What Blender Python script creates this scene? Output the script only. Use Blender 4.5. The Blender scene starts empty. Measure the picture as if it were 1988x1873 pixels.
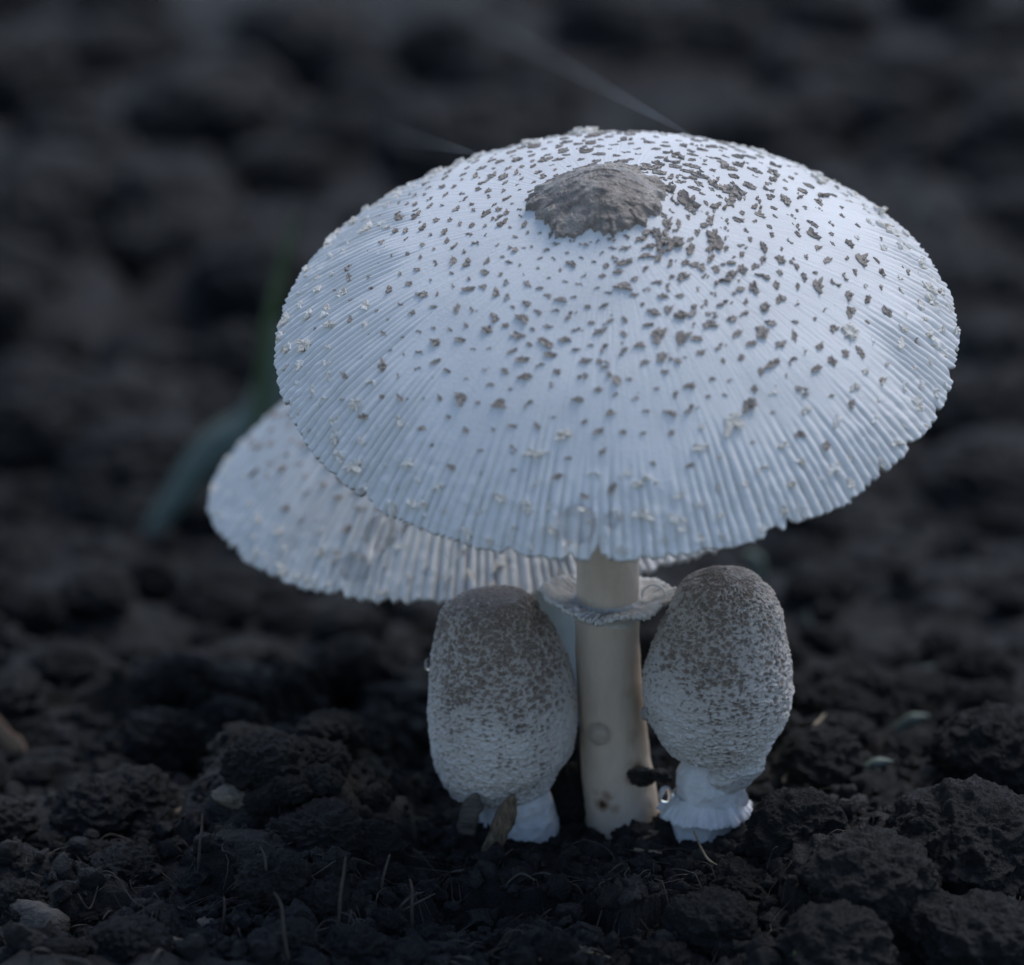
import bpy, math, random
import numpy as np
from mathutils import Matrix, Vector

# ------------------------------------------------------------------ camera
U = 0.01                      # everything below is laid out in centimetres
scene = bpy.context.scene
col = scene.collection
PITCH = math.radians(18)
FPX = 5522.0                  # focal length in pixels of a 1988 px wide frame
CF = np.array([0, math.cos(PITCH), -math.sin(PITCH)])
CR = np.array([1.0, 0, 0])
CU = np.array([0, math.sin(PITCH), math.cos(PITCH)])
CAM = -(33.3 * CF + 1.3 * CR - 4.0 * CU)
cam_data = bpy.data.cameras.new('camera')
cam = bpy.data.objects.new('camera', cam_data)
col.objects.link(cam)
cam.location = CAM * U
cam.rotation_euler = (math.pi / 2 - PITCH, 0, 0)
cam_data.lens = 100
cam_data.sensor_width = 36
cam_data.clip_start = 0.01
cam_data.clip_end = 500
cam_data.dof.use_dof = True
cam_data.dof.focus_distance = 30.9 * U
cam_data.dof.aperture_fstop = 17
cam_data.dof.aperture_blades = 0
scene.camera = cam

# ------------------------------------------------------------------ light
SUN_EL, SUN_AZ = math.radians(56), math.radians(42)     # azimuth from +Y towards +X
world = bpy.data.worlds.new('World')
scene.world = world
world.use_nodes = True
wn = world.node_tree
sky = wn.nodes.new('ShaderNodeTexSky')
sky.sky_type = 'NISHITA'
sky.sun_disc = False
sky.sun_elevation = SUN_EL
sky.sun_rotation = SUN_AZ
sky.air_density = 1.0
sky.dust_density = .7
sky.ozone_density = 1.0
wn.links.new(sky.outputs[0], wn.nodes['Background'].inputs[0])
wn.nodes['Background'].inputs[1].default_value = 0.112
sun_data = bpy.data.lights.new('sun', 'SUN')
sun_data.energy = 1.15
sun_data.angle = math.radians(24)
sun_data.color = (1.0, 0.97, 0.94)
sun = bpy.data.objects.new('sun', sun_data)
col.objects.link(sun)
sd = Vector((math.sin(SUN_AZ) * math.cos(SUN_EL), math.cos(SUN_AZ) * math.cos(SUN_EL), math.sin(SUN_EL)))
sun.rotation_euler = sd.to_track_quat('Z', 'Y').to_euler()
sun.location = sd * 3
scene.view_settings.view_transform = 'Standard'
scene.view_settings.look = 'None'
scene.view_settings.exposure = 0.62
scene.view_settings.gamma = 1.0
scene.view_settings.use_curve_mapping = False
scene.render.engine = 'CYCLES'
scene.cycles.use_denoising = True
scene.cycles.max_bounces = 8
scene.cycles.caustics_refractive = True
scene.cycles.caustics_reflective = False

rng = np.random.default_rng(7)
random.seed(7)

# ------------------------------------------------------------------ helpers
def ray(px, py):
    return CF + CR * (px - 994) / FPX + CU * (936.5 - py) / FPX

def at_depth(px, py, d):
    return CAM + ray(px, py) * d

def at_y(px, py, y):
    r = ray(px, py)
    return CAM + r * ((y - CAM[1]) / r[1])

def at_z(px, py, z=0.0):
    r = ray(px, py)
    return CAM + r * ((z - CAM[2]) / r[2])

PERM = np.random.default_rng(3).permutation(256)
PERM = np.concatenate([PERM, PERM, PERM])
GR = np.random.default_rng(4).normal(size=(256, 3))
GR /= np.linalg.norm(GR, axis=1)[:, None]

def perlin(P):
    P = np.asarray(P, float)
    I = np.floor(P).astype(np.int64)
    f = P - I
    I &= 255
    w = f * f * f * (f * (f * 6 - 15) + 10)
    out = 0
    for dx in (0, 1):
        for dy in (0, 1):
            for dz in (0, 1):
                h = PERM[PERM[PERM[(I[..., 0] + dx) & 255] + ((I[..., 1] + dy) & 255)] + ((I[..., 2] + dz) & 255)]
                g = GR[h]
                d = (g[..., 0] * (f[..., 0] - dx) + g[..., 1] * (f[..., 1] - dy) + g[..., 2] * (f[..., 2] - dz))
                wx = w[..., 0] if dx else 1 - w[..., 0]
                wy = w[..., 1] if dy else 1 - w[..., 1]
                wz = w[..., 2] if dz else 1 - w[..., 2]
                out = out + d * wx * wy * wz
    return out * 1.5

def fbm(P, octv=4, gain=0.5):
    s, a, t = 0, 1.0, 0
    for k in range(octv):
        s = s + a * perlin(np.asarray(P) * 2 ** k + 17.3 * k)
        t += a
        a *= gain
    return s / t

def worley(P2, seed=0):
    """F1 distance and cell random for 2-d points, unit cells"""
    P2 = np.asarray(P2, float)
    I = np.floor(P2).astype(np.int64)
    best = np.full(P2.shape[:-1], 9.0)
    rnd = np.zeros(P2.shape[:-1])
    jit = np.random.default_rng(seed + 50).random((256, 3))
    for dx in (-1, 0, 1):
        for dy in (-1, 0, 1):
            cx, cy = I[..., 0] + dx, I[..., 1] + dy
            h = PERM[PERM[cx & 255] + (cy & 255)]
            j = jit[h]
            d = np.hypot(cx + j[..., 0] - P2[..., 0], cy + j[..., 1] - P2[..., 1])
            m = d < best
            best = np.where(m, d, best)
            rnd = np.where(m, j[..., 2], rnd)
    return best, rnd

def sstep(a, b, x):
    t = np.clip((np.asarray(x, float) - a) / (b - a), 0, 1)
    return t * t * (3 - 2 * t)

def tag(o, label=None, cat=None, group=None, kind=None):
    if label: o['label'] = label
    if cat: o['category'] = cat
    if group: o['group'] = group
    if kind: o['kind'] = kind
    return o

def make_mesh(name, V, F, mat, smooth=True, attrs=None):
    V = np.asarray(V, np.float32) * U
    F = np.asarray(F, np.int32)
    n = F.shape[1]
    me = bpy.data.meshes.new(name)
    me.vertices.add(len(V))
    me.vertices.foreach_set('co', V.ravel())
    me.loops.add(F.size)
    me.loops.foreach_set('vertex_index', F.ravel())
    me.polygons.add(len(F))
    me.polygons.foreach_set('loop_start', np.arange(0, F.size, n, dtype=np.int32))
    me.polygons.foreach_set('loop_total', np.full(len(F), n, np.int32))
    me.polygons.foreach_set('use_smooth', np.full(len(F), smooth, bool))
    me.update(calc_edges=True)
    for k, a in (attrs or {}).items():
        a = np.asarray(a, np.float32)
        if a.ndim == 1:
            at = me.attributes.new(k, 'FLOAT', 'POINT')
            at.data.foreach_set('value', a)
        else:
            at = me.attributes.new(k, 'FLOAT_VECTOR', 'POINT')
            at.data.foreach_set('vector', a.ravel())
    me.materials.append(mat)
    me.validate()
    return me

def link(name, me, parent=None, loc=(0, 0, 0), rot=None):
    o = bpy.data.objects.new(name, me)
    col.objects.link(o)
    o.location = np.asarray(loc, float) * U
    if rot is not None: o.rotation_euler = rot
    if parent is not None: o.parent = parent
    return o

def empty(name, loc):
    o = bpy.data.objects.new(name, None)
    col.objects.link(o)
    o.location = np.asarray(loc, float) * U
    o.empty_display_size = 0.01
    return o

def grid_faces(nu, nv, wrap_u=True):
    """vertices stored as [u, v]"""
    iu = np.arange(nu if wrap_u else nu - 1)
    a, b = np.meshgrid(iu, np.arange(nv - 1), indexing='ij')
    a2 = (a + 1) % nu
    return np.stack([a * nv + b, a * nv + b + 1, a2 * nv + b + 1, a2 * nv + b], -1).reshape(-1, 4)

def grid_normals(P, wrap=True):
    if wrap:
        du = np.roll(P, -1, 0) - np.roll(P, 1, 0)
    else:
        du = np.gradient(P, axis=0)
    dv = np.gradient(P, axis=1)
    n = np.cross(dv, du)
    l = np.linalg.norm(n, axis=-1, keepdims=True)
    return n / np.maximum(l, 1e-9)

def ico(sub):
    t = (1 + 5 ** .5) / 2
    v = [(-1, t, 0), (1, t, 0), (-1, -t, 0), (1, -t, 0), (0, -1, t), (0, 1, t), (0, -1, -t), (0, 1, -t), (t, 0, -1), (t, 0, 1), (-t, 0, -1), (-t, 0, 1)]
    f = [(0, 11, 5), (0, 5, 1), (0, 1, 7), (0, 7, 10), (0, 10, 11), (1, 5, 9), (5, 11, 4), (11, 10, 2), (10, 7, 6), (7, 1, 8), (3, 9, 4), (3, 4, 2), (3, 2, 6), (3, 6, 8), (3, 8, 9), (4, 9, 5), (2, 4, 11), (6, 2, 10), (8, 6, 7), (9, 8, 1)]
    v = [np.array(p, float) / np.linalg.norm(p) for p in v]
    for _ in range(sub):
        cache, nf = {}, []
        def mid(a, b):
            k = (min(a, b), max(a, b))
            if k not in cache:
                m = v[a] + v[b]
                v.append(m / np.linalg.norm(m))
                cache[k] = len(v) - 1
            return cache[k]
        for a, b, c in f:
            ab, bc, ca = mid(a, b), mid(b, c), mid(c, a)
            nf += [(a, ab, ca), (b, bc, ab), (c, ca, bc), (ab, bc, ca)]
        f = nf
    return np.array(v), np.array(f)

ICO = {k: ico(k) for k in (1, 2, 3, 4, 5)}

def tube(pts, rad, nseg=8, sub=1):
    pts = np.asarray(pts, float)
    n = len(pts)
    rad = np.broadcast_to(np.asarray(rad, float), (n,)).copy()
    rad[0] *= .03; rad[-1] *= .03
    T = np.gradient(pts, axis=0)
    T /= np.linalg.norm(T, axis=1)[:, None]
    ref = np.array([0.13, 0.27, 0.95])
    if abs(T[n // 2] @ ref) > .9: ref = np.array([1.0, 0.1, 0])
    A = np.cross(T, ref); A /= np.linalg.norm(A, axis=1)[:, None]
    B = np.cross(T, A)
    th = np.linspace(0, 2 * np.pi, nseg, endpoint=False)
    P = pts[None] + rad[None, :, None] * (np.cos(th)[:, None, None] * A[None] + np.sin(th)[:, None, None] * B[None])
    return P.reshape(-1, 3), grid_faces(nseg, n)

def spline(ctrl, n):
    ctrl = np.asarray(ctrl, float)
    k = len(ctrl)
    t = np.linspace(0, k - 1, n)
    i = np.clip(np.floor(t).astype(int), 0, k - 2)
    f = (t - i)[:, None]
    p0 = ctrl[np.clip(i - 1, 0, k - 1)]; p1 = ctrl[i]; p2 = ctrl[i + 1]; p3 = ctrl[np.clip(i + 2, 0, k - 1)]
    return .5 * ((2 * p1) + (-p0 + p2) * f + (2 * p0 - 5 * p1 + 4 * p2 - p3) * f ** 2 + (-p0 + 3 * p1 - 3 * p2 + p3) * f ** 3)

# ------------------------------------------------------------------ materials
class NT:
    def __init__(s, name):
        s.m = bpy.data.materials.new(name)
        s.m.use_nodes = True
        s.t = s.m.node_tree
        s.b = s.t.nodes['Principled BSDF']
    def n(s, kind, **kw):
        nd = s.t.nodes.new('ShaderNode' + kind)
        for k, v in kw.items():
            if k.startswith('i_'):
                nd.inputs[k[2:].replace('_', ' ')].default_value = v
            else:
                setattr(nd, k, v)
        return nd
    def l(s, a, b):
        s.t.links.new(a, b)
    def obj_co(s, scale):
        tc = s.n('TexCoord')
        mp = s.n('Mapping')
        mp.inputs['Scale'].default_value = scale if hasattr(scale, '__len__') else (scale,) * 3
        s.l(tc.outputs['Object'], mp.inputs['Vector'])
        return mp.outputs[0]
    def noise(s, vec, scale, detail=4, rough=.55):
        nd = s.n('TexNoise')
        nd.inputs['Scale'].default_value = scale
        nd.inputs['Detail'].default_value = detail
        nd.inputs['Roughness'].default_value = rough
        s.l(vec, nd.inputs['Vector'])
        return nd.outputs[0]
    def ramp(s, fac, stops):
        r = s.n('ValToRGB')
        el = r.color_ramp.elements
        while len(el) < len(stops): el.new(.5)
        for e, (p, c) in zip(el, stops):
            e.position = p
            e.color = (*c, 1) if hasattr(c, '__len__') else (c, c, c, 1)
        s.l(fac, r.inputs[0])
        return r.outputs[0]
    def mix(s, fac, a, b, kind='MIX'):
        m = s.n('Mix', data_type='RGBA', blend_type=kind)
        for v, i in ((fac, 0), (a, 6), (b, 7)):
            if hasattr(v, 'links') or hasattr(v, 'is_output'): s.l(v, m.inputs[i])
            elif i == 0: m.inputs[0].default_value = v
            else: m.inputs[i].default_value = (*v, 1)
        return m.outputs[2]
    def bump(s, h, strength, dist, prev=None):
        b = s.n('Bump')
        b.inputs['Strength'].default_value = strength
        b.inputs['Distance'].default_value = dist
        s.l(h, b.inputs['Height'])
        if prev is not None: s.l(prev, b.inputs['Normal'])
        return b.outputs[0]
    def attr(s, name):
        return s.n('Attribute', attribute_name=name)
    def sss(s, w, rad=(1, .8, .6), scale=.0012):
        s.b.inputs['Subsurface Weight'].default_value = w
        s.b.inputs['Subsurface Radius'].default_value = rad
        s.b.inputs['Subsurface Scale'].default_value = scale
    def fin(s, colr=None, rough=.7, nrm=None, spec=.4):
        if colr is not None:
            if hasattr(colr, 'is_output'): s.l(colr, s.b.inputs['Base Color'])
            else: s.b.inputs['Base Color'].default_value = (*colr, 1)
        if hasattr(rough, 'is_output'): s.l(rough, s.b.inputs['Roughness'])
        else: s.b.inputs['Roughness'].default_value = rough
        if nrm is not None: s.l(nrm, s.b.inputs['Normal'])
        s.b.inputs['Specular IOR Level'].default_value = spec
        return s.m

def mat_soil():
    t = NT('soil')
    co = t.obj_co(100)
    n1 = t.noise(co, .55, 6, .68)
    n2 = t.noise(co, 14, 4, .65)
    c = t.ramp(n1, [(.34, (.006, .0058, .0057)), (.55, (.0165, .0157, .0155)), (.75, (.034, .032, .031))])
    c = t.mix(t.ramp(n2, [(.62, 0.0), (.74, 0.55)]), c, (.06, .052, .046))
    oi = t.n('ObjectInfo')
    c = t.mix(1.0, c, t.ramp(oi.outputs['Random'], [(0, (.8, .8, .83)), (.6, (1.15, 1.15, 1.15)), (1, (1.8, 1.74, 1.7))]), 'MULTIPLY')
    n3 = t.noise(co, 36, 3, .7)
    nr = t.bump(n2, .9, .0014)
    nr = t.bump(n3, .9, .0006, nr)
    rg = t.ramp(n3, [(.33, .3), (.42, .75), (.7, .9)])
    return t.fin(c, rg, nr, .4)

def mat_cap(fibk=55, name='cap_skin'):
    t = NT(name)
    a = t.attr('fib')
    mp = t.n('Mapping')
    mp.inputs['Scale'].default_value = (fibk, fibk, 5)
    t.l(a.outputs['Vector'], mp.inputs['Vector'])
    fib = t.noise(mp.outputs[0], 1.0, 3, .6)
    co = t.obj_co(100)
    n1 = t.noise(co, 1.2, 4, .55)
    n2 = t.noise(co, 30, 3, .6)
    c = t.ramp(n1, [(.3, (.70, .69, .675)), (.7, (.80, .79, .775))])
    g = t.attr('groove')
    c = t.mix(g.outputs['Fac'], c, (.50, .475, .43))
    c = t.mix(t.ramp(fib, [(.3, .25), (.5, 0.0)]), c, (.58, .565, .54))
    nr = t.bump(fib, .3, .0004)
    nr = t.bump(n2, .25, .0003, nr)
    t.sss(.12)
    return t.fin(c, .62, nr, .3)

def mat_scale():
    t = NT('brown_scale')
    co = t.obj_co(100)
    oi = t.n('ObjectInfo')
    n1 = t.noise(co, 38, 3, .8)
    c = t.ramp(n1, [(.34, (.15, .115, .09)), (.48, (.38, .325, .275)), (.64, (.64, .58, .52))])
    c = t.mix(t.ramp(oi.outputs['Random'], [(0, .0), (1, .3)]), c, (.17, .13, .10))
    nr = t.bump(n1, .6, .0004)
    return t.fin(c, .75, nr, .3)

def mat_cream():
    t = NT('cream_scale')
    co = t.obj_co(100)
    n1 = t.noise(co, 12, 3, .7)
    c = t.ramp(n1, [(.3, (.30, .22, .15)), (.44, (.66, .60, .51)), (.58, (.82, .79, .73))])
    nr = t.bump(n1, .5, .0005)
    t.sss(.2)
    return t.fin(c, .7, nr, .3)

def mat_disc():
    t = NT('brown_disc')
    co = t.obj_co((100, 100, 100))
    n1 = t.noise(co, 3.2, 5, .6)
    n2 = t.noise(co, 24, 3, .7)
    c = t.ramp(n1, [(.3, (.17, .133, .108)), (.5, (.33, .275, .23)), (.7, (.5, .435, .375))])
    c = t.mix(t.ramp(n2, [(.3, .5), (.48, 0.0)]), c, (.07, .052, .04))
    c = t.mix(t.ramp(n2, [(.6, 0.0), (.75, .35)]), c, (.4, .36, .32))
    nr = t.bump(n2, .8, .0006)
    return t.fin(c, t.ramp(t.noise(co, 1.1, 2, .5), [(.42, .26), (.6, .55)]), nr, .8)

def mat_button():
    t = NT('button_skin')
    f = t.attr('fleck')
    co = t.obj_co(100)
    n2 = t.noise(co, 26, 3, .65)
    n1 = t.noise(co, 1.4, 3, .5)
    base = t.ramp(n1, [(.3, (.60, .57, .55)), (.7, (.72, .70, .68))])
    brown = t.ramp(n2, [(.3, (.10, .075, .06)), (.65, (.27, .215, .175))])
    base = t.mix(t.attr('tan').outputs['Fac'], base, (.43, .375, .335))
    c = t.mix(f.outputs['Fac'], base, brown)
    nr = t.bump(n2, .5, .0005)
    t.sss(.15)
    return t.fin(c, .68, nr, .3)

def mat_stem(name, base, dark):
    t = NT(name)
    st = t.attr('stain')
    co = t.obj_co((100, 100, 40))
    n1 = t.noise(co, 9, 4, .6)
    co2 = t.obj_co(100)
    n2 = t.noise(co2, 22, 3, .6)
    c = t.ramp(n1, [(.3, dark), (.65, base)])
    c = t.mix(t.ramp(st.outputs['Fac'], [(0, 0.0), (.5, .55), (1, 1.0)]), c, (.20, .105, .05))
    c = t.mix(t.ramp(st.outputs['Fac'], [(.72, 0.0), (1, 1.0)]), c, (.03, .018, .012))
    nr = t.bump(n1, .35, .0005)
    nr = t.bump(n2, .25, .0003, nr)
    t.sss(.25)
    return t.fin(c, .6, nr, .35)

def mat_simple(name, c1, c2, scale=8, rough=.7, stretch=(100, 100, 100), bump=.4, spec=.4, sss=0):
    t = NT(name)
    co = t.obj_co(stretch)
    n1 = t.noise(co, scale, 4, .6)
    c = t.ramp(n1, [(.3, c1), (.7, c2)])
    nr = t.bump(n1, bump, .0006)
    if sss: t.sss(sss)
    return t.fin(c, rough, nr, spec)

def mat_water():
    t = NT('water')
    t.b.inputs['Base Color'].default_value = (1, 1, 1, 1)
    t.b.inputs['Transmission Weight'].default_value = 1
    t.b.inputs['Roughness'].default_value = 0.0
    t.b.inputs['IOR'].default_value = 1.333
    return t.m

M = dict(soil=mat_soil(), cap=mat_cap(), scale=mat_scale(), cream=mat_cream(), disc=mat_disc(), button=mat_button(),
         stem=mat_stem('stem_skin', (.60, .495, .40), (.54, .445, .36)),
         stem2=mat_stem('pale_stem_skin', (.50, .53, .52), (.40, .43, .42)),
         ring=mat_simple('ring_membrane', (.52, .50, .47), (.76, .75, .73), 9, .6, sss=.2),
         white=mat_simple('white_flesh', (.60, .59, .59), (.76, .755, .76), 7, .6, bump=.6, sss=.2),
         gill=mat_simple('gill', (.55, .52, .46), (.68, .65, .59), 6, .7, sss=.2),
         straw=mat_simple('straw', (.16, .115, .07), (.34, .26, .17), 9, .6),
         stalk=mat_simple('dry_stalk', (.035, .029, .023), (.085, .068, .054), 9, .7),
         wood=mat_simple('wood', (.035, .025, .017), (.21, .15, .095), 12, .75, (190, 190, 45), bump=1.0),
         greywood=mat_simple('grey_wood', (.035, .03, .026), (.11, .095, .08), 9, .75, (40, 160, 160), bump=.9),
         grass=mat_simple('grass', (.045, .075, .03), (.09, .13, .055), 5, .5),
         palegrass=mat_simple('pale_grass', (.10, .13, .105), (.16, .195, .16), 3, .5),
         seed=mat_simple('pale_crumb', (.09, .07, .05), (.2, .16, .12), 9, .7),
         silk=mat_simple('silk', (.5, .52, .55), (.62, .64, .68), 5, .35),
         leaf=mat_simple('dead_leaf', (.06, .03, .012), (.13, .065, .025), 7, .6),
         water=mat_water())

# ------------------------------------------------------------------ ground
def ground_h(x, y):
    """height in cm"""
    x = np.asarray(x, float); y = np.asarray(y, float)
    P = np.stack([x, y, x * 0], -1)
    d = np.hypot(x, y)
    amp = 1.0 - 0.75 * np.exp(-((x - .1) ** 2 + (y + .2) ** 2) / 2.2 ** 2)
    # the ground falls away gently behind and to the left
    fall = -.22 * np.minimum(np.log1p(np.exp(np.clip((y - .6) * 2, -30, 60))) / 2, 26) + 5 * sstep(90, 900, d)
    w1, r1 = worley(np.stack([x, y], -1) / 2.6 + .25 * fbm(P / 2.2, 2)[..., None], 1)
    wp = fbm(P / .8 + 9, 3)[..., None]
    w2, r2 = worley(np.stack([x + 31, y + 7], -1) / 1.05 + .5 * wp, 2)
    w3, r3 = worley(np.stack([x - 11, y + 47], -1) / .45 + .9 * wp, 3)
    h = .75 * (.35 + r1) * np.sqrt(np.clip(1 - (w1 / .95) ** 2, 0, 1)) - .35
    h = h + .42 * (.2 + r2) * np.sqrt(np.clip(1 - (w2 / .85) ** 2, 0, 1)) - .15
    h = h + .13 * (.3 + r3) * np.sqrt(np.clip(1 - (w3 / .85) ** 2, 0, 1))
    h = h + .5 * fbm(P / 6.0, 3) + .16 * fbm(P / .4, 4)
    far = sstep(8, 40, y)
    w0, r0 = worley(np.stack([x + 5, y * .8 + 3], -1) / 7.5 + .3 * fbm(P / 5, 2)[..., None], 7)
    h = h + far * 2.2 * (.2 + r0) * (np.sqrt(np.clip(1 - (w0 / .9) ** 2, 0, 1)) - .5)
    near = 1 - sstep(120, 500, d)
    return amp * h * (.25 + .75 * near) - .12 + fall

def warp(n, lo, hi, c, k):
    t = np.linspace(-1, 1, n)
    s = np.sinh(k * t) / np.sinh(k)
    return c + np.where(s < 0, s * (c - lo), s * (hi - c))

gx = warp(660, -6000, 6000, .4, 11.2)
gy = np.concatenate([np.linspace(-45, -9, 40, endpoint=False), np.linspace(-9, 8, 250, endpoint=False), np.linspace(8, 30, 140, endpoint=False),
                     30 * (400.0) ** (np.linspace(0, 1, 150) ** 1.35)])
GX, GY = np.meshgrid(gx, gy, indexing='ij')
GZ = ground_h(GX, GY)
gm = make_mesh('ground', np.stack([GX, GY, GZ], -1).reshape(-1, 3), grid_faces(len(gx), len(gy), False)[:, ::-1], M['soil'])
tag(link('ground', gm), 'dark damp crumbly garden soil', kind='structure')

def gz(x, y):
    return float(ground_h(np.array([x]), np.array([y]))[0])

def on_ground(px, py):
    p = at_z(px, py, 0)
    for _ in range(7):
        z = gz(p[0], p[1])
        p = .5 * p + .5 * at_z(px, py, z)
    return np.array([p[0], p[1], gz(p[0], p[1])])

# ------------------------------------------------------------------ soil clods and crumbs
def clod_shape(sub, seed, rough=1.0):
    V, F = ICO[sub]
    r = np.random.default_rng(seed)
    off = r.random(3) * 90
    d = 1 + .34 * fbm(V * 1.1 + off, 3)
    b = 1 - np.abs(perlin(V * 2.3 + off)) * 2.0
    d = d + .13 * b + .10 * rough * fbm(V * 5.5 + off, 3) + .05 * rough * perlin(V * 14 + off) + (.03 * rough * perlin(V * 30 + off) if sub > 3 else 0)
    V = V * d[:, None] * np.array([1.0, .9 + .2 * r.random(), .72 + .2 * r.random()])
    return V, F

clod_me = [make_mesh('soil_clod', *clod_shape(5, 100 + k), M['soil']) for k in range(5)]
clod_small = [make_mesh('soil_clod', *clod_shape(4, 200 + k, 2.0), M['soil']) for k in range(6)]

def clod(p, size, me, rz, squash=1.0, sink=.35, tilt=(0, 0)):
    o = link('soil_clod', me, None, (p[0], p[1], p[2] + size * (.8 - sink * 1.3) * squash), (tilt[0], tilt[1], rz))
    o.scale = (size, size, size * squash)
    return o

# px, py of the foot, radius cm, label
BIG = [
    (1548, 1640, .52, 'rounded soil clod rising right beside the ringed foot of the egg-shaped mushroom button'),
    (1880, 1690, .80, 'tall lumpy soil clod with a knobbly top, tallest of the clods beside the buttons'),
    (1690, 1745, .62, 'broad smooth-fronted soil clod with a dark hollow under its lower edge'),
    (1440, 1735, .46, 'blackish round soil clod just in front of the ringed button foot'),
    (1900, 1860, .66, 'crumbly soil clod speckled with pale grains, in front of the tall lumpy clod'),
    (1620, 1875, .55, 'low crumbly soil clod with matted fibres on it'),
    (1108, 1612, .36, 'dark upright soil lump wedged between the left button and the ringed stem'),
    (1930, 1500, .62, 'pointed soil clod standing behind the tall lumpy clod'),
    (1770, 1800, .40, 'small round soil clod filling the gap between two bigger clods'),
    (1380, 1810, .45, 'flat dark soil clod in front of the straw bits'),
    (1590, 1500, .48, 'soil clod half hidden behind the right button, with rootlets beside it'),
]
for k, (px, py, s, lab) in enumerate(BIG):
    p = on_ground(px, py)
    o = clod(p, s, clod_me[k % 5], 1.3 * k, 1.0 if k in (1, 6, 7) else .85)
    if k == 6:
        o.scale = (s * .62 * 1, s * .7, s * 1.25)
        o.location.z = (p[2] + .42) * U
    tag(o, lab, 'soil clod')
r2 = np.random.default_rng(21)
n_c = 0
while n_c < 120:
    px, py = r2.uniform(-40, 2030), r2.uniform(1000, 1900)
    if 780 < px < 1480 and py < 1790: continue
    if px > 1480 and py > 1480: continue
    p = on_ground(px, py)
    s = r2.uniform(.16, .5) * (1 + .02 * max(p[1], 0))
    if p[1] < -1.5: s *= .7
    tag(clod(p, s, clod_small[n_c % 6], r2.uniform(0, 6), r2.uniform(.7, 1), .3), 'small dark lump of soil lying loose on the bare ground', 'soil clod', 'loose soil lumps scattered over the ground')
    n_c += 1

n_c = 0
while n_c < 110:
    px, py = r2.uniform(-60, 2050), r2.uniform(-20, 1050)
    if 560 < px < 1840 and 330 < py: continue
    p = on_ground(px, py)
    if p[1] > 130: continue
    s = r2.uniform(.7, 1.7) * (.7 + .012 * p[1])
    tag(clod(p, s, clod_small[n_c % 6], r2.uniform(0, 6), r2.uniform(.6, .95), .45), 'blurred dark clod of earth on the open ground behind the mushrooms', 'soil clod', 'blurred clods of earth behind the mushrooms')
    n_c += 1

# loose crumbs: nobody could count them
def crumbs():
    r = np.random.default_rng(5)
    var = []
    for k in range(8):
        V, F = ICO[1]
        q = np.random.default_rng(300 + k)
        var.append((V * (1 + .28 * q.normal(size=(len(V), 1))).clip(.5, 1.6) * np.array([1, .85, .75]), F))
    Vs, Fs, o = [], [], 0
    n = 7000
    for k in range(n):
        if k < 700:
            b, rb = [((0, 0), .45), ((-.95, -.12), .47), ((1.05, -.55), .44)][k % 3]
            a = r.uniform(0, 6.28); q = rb + abs(r.normal()) * .14
            p = np.array([b[0] + q * math.cos(a), b[1] + q * math.sin(a), 0])
        elif k < 5600:
            px, py = r.uniform(-60, 2050), 1873 - 900 * r.random() ** 1.6 + 60
            p = at_z(px, py, 0)
        else:
            p = at_z(r.uniform(-60, 2050), r.uniform(250, 1100), -3)
        V, F = var[k % 8]
        s = .035 + .13 * r.random() ** 3
        if p[1] > 8: s *= 1.5 + .02 * p[1]
        a = r.uniform(0, 6.28)
        R = np.array([[math.cos(a), -math.sin(a), 0], [math.sin(a), math.cos(a), 0], [0, 0, 1]])
        Vs.append((V * s * r.uniform(.55, 1.35, 3)) @ R.T + np.array([p[0], p[1], np.nan]))
        Fs.append(F + o); o += len(V)
    V = np.vstack(Vs); nv = len(var[0][0])
    cx = V[:, 0].reshape(n, nv).mean(1); cy = V[:, 1].reshape(n, nv).mean(1)
    z = ground_h(cx, cy)
    zl = np.concatenate([(var[k % 8][0][:, 2]) for k in range(n)]).reshape(n, nv)
    sc = (V[:, 0].reshape(n, nv).max(1) - V[:, 0].reshape(n, nv).min(1)) / 2
    V[:, 2] = (z[:, None] + zl * sc[:, None] + .25 * sc[:, None]).ravel()
    return V, np.vstack(Fs)
tag(link('soil_crumbs', make_mesh('soil_crumbs', *crumbs(), M['soil'])), 'loose fine soil crumbs strewn over the ground', 'soil', kind='stuff')

# ------------------------------------------------------------------ mushrooms
def cap_profile(q, S):
    h, a, b = q[1:4]
    if len(q) > 8:
        return h * (1 - b * S ** a - (1 - b) * S ** q[8])
    return h * (1 - S ** a) ** b

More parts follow.
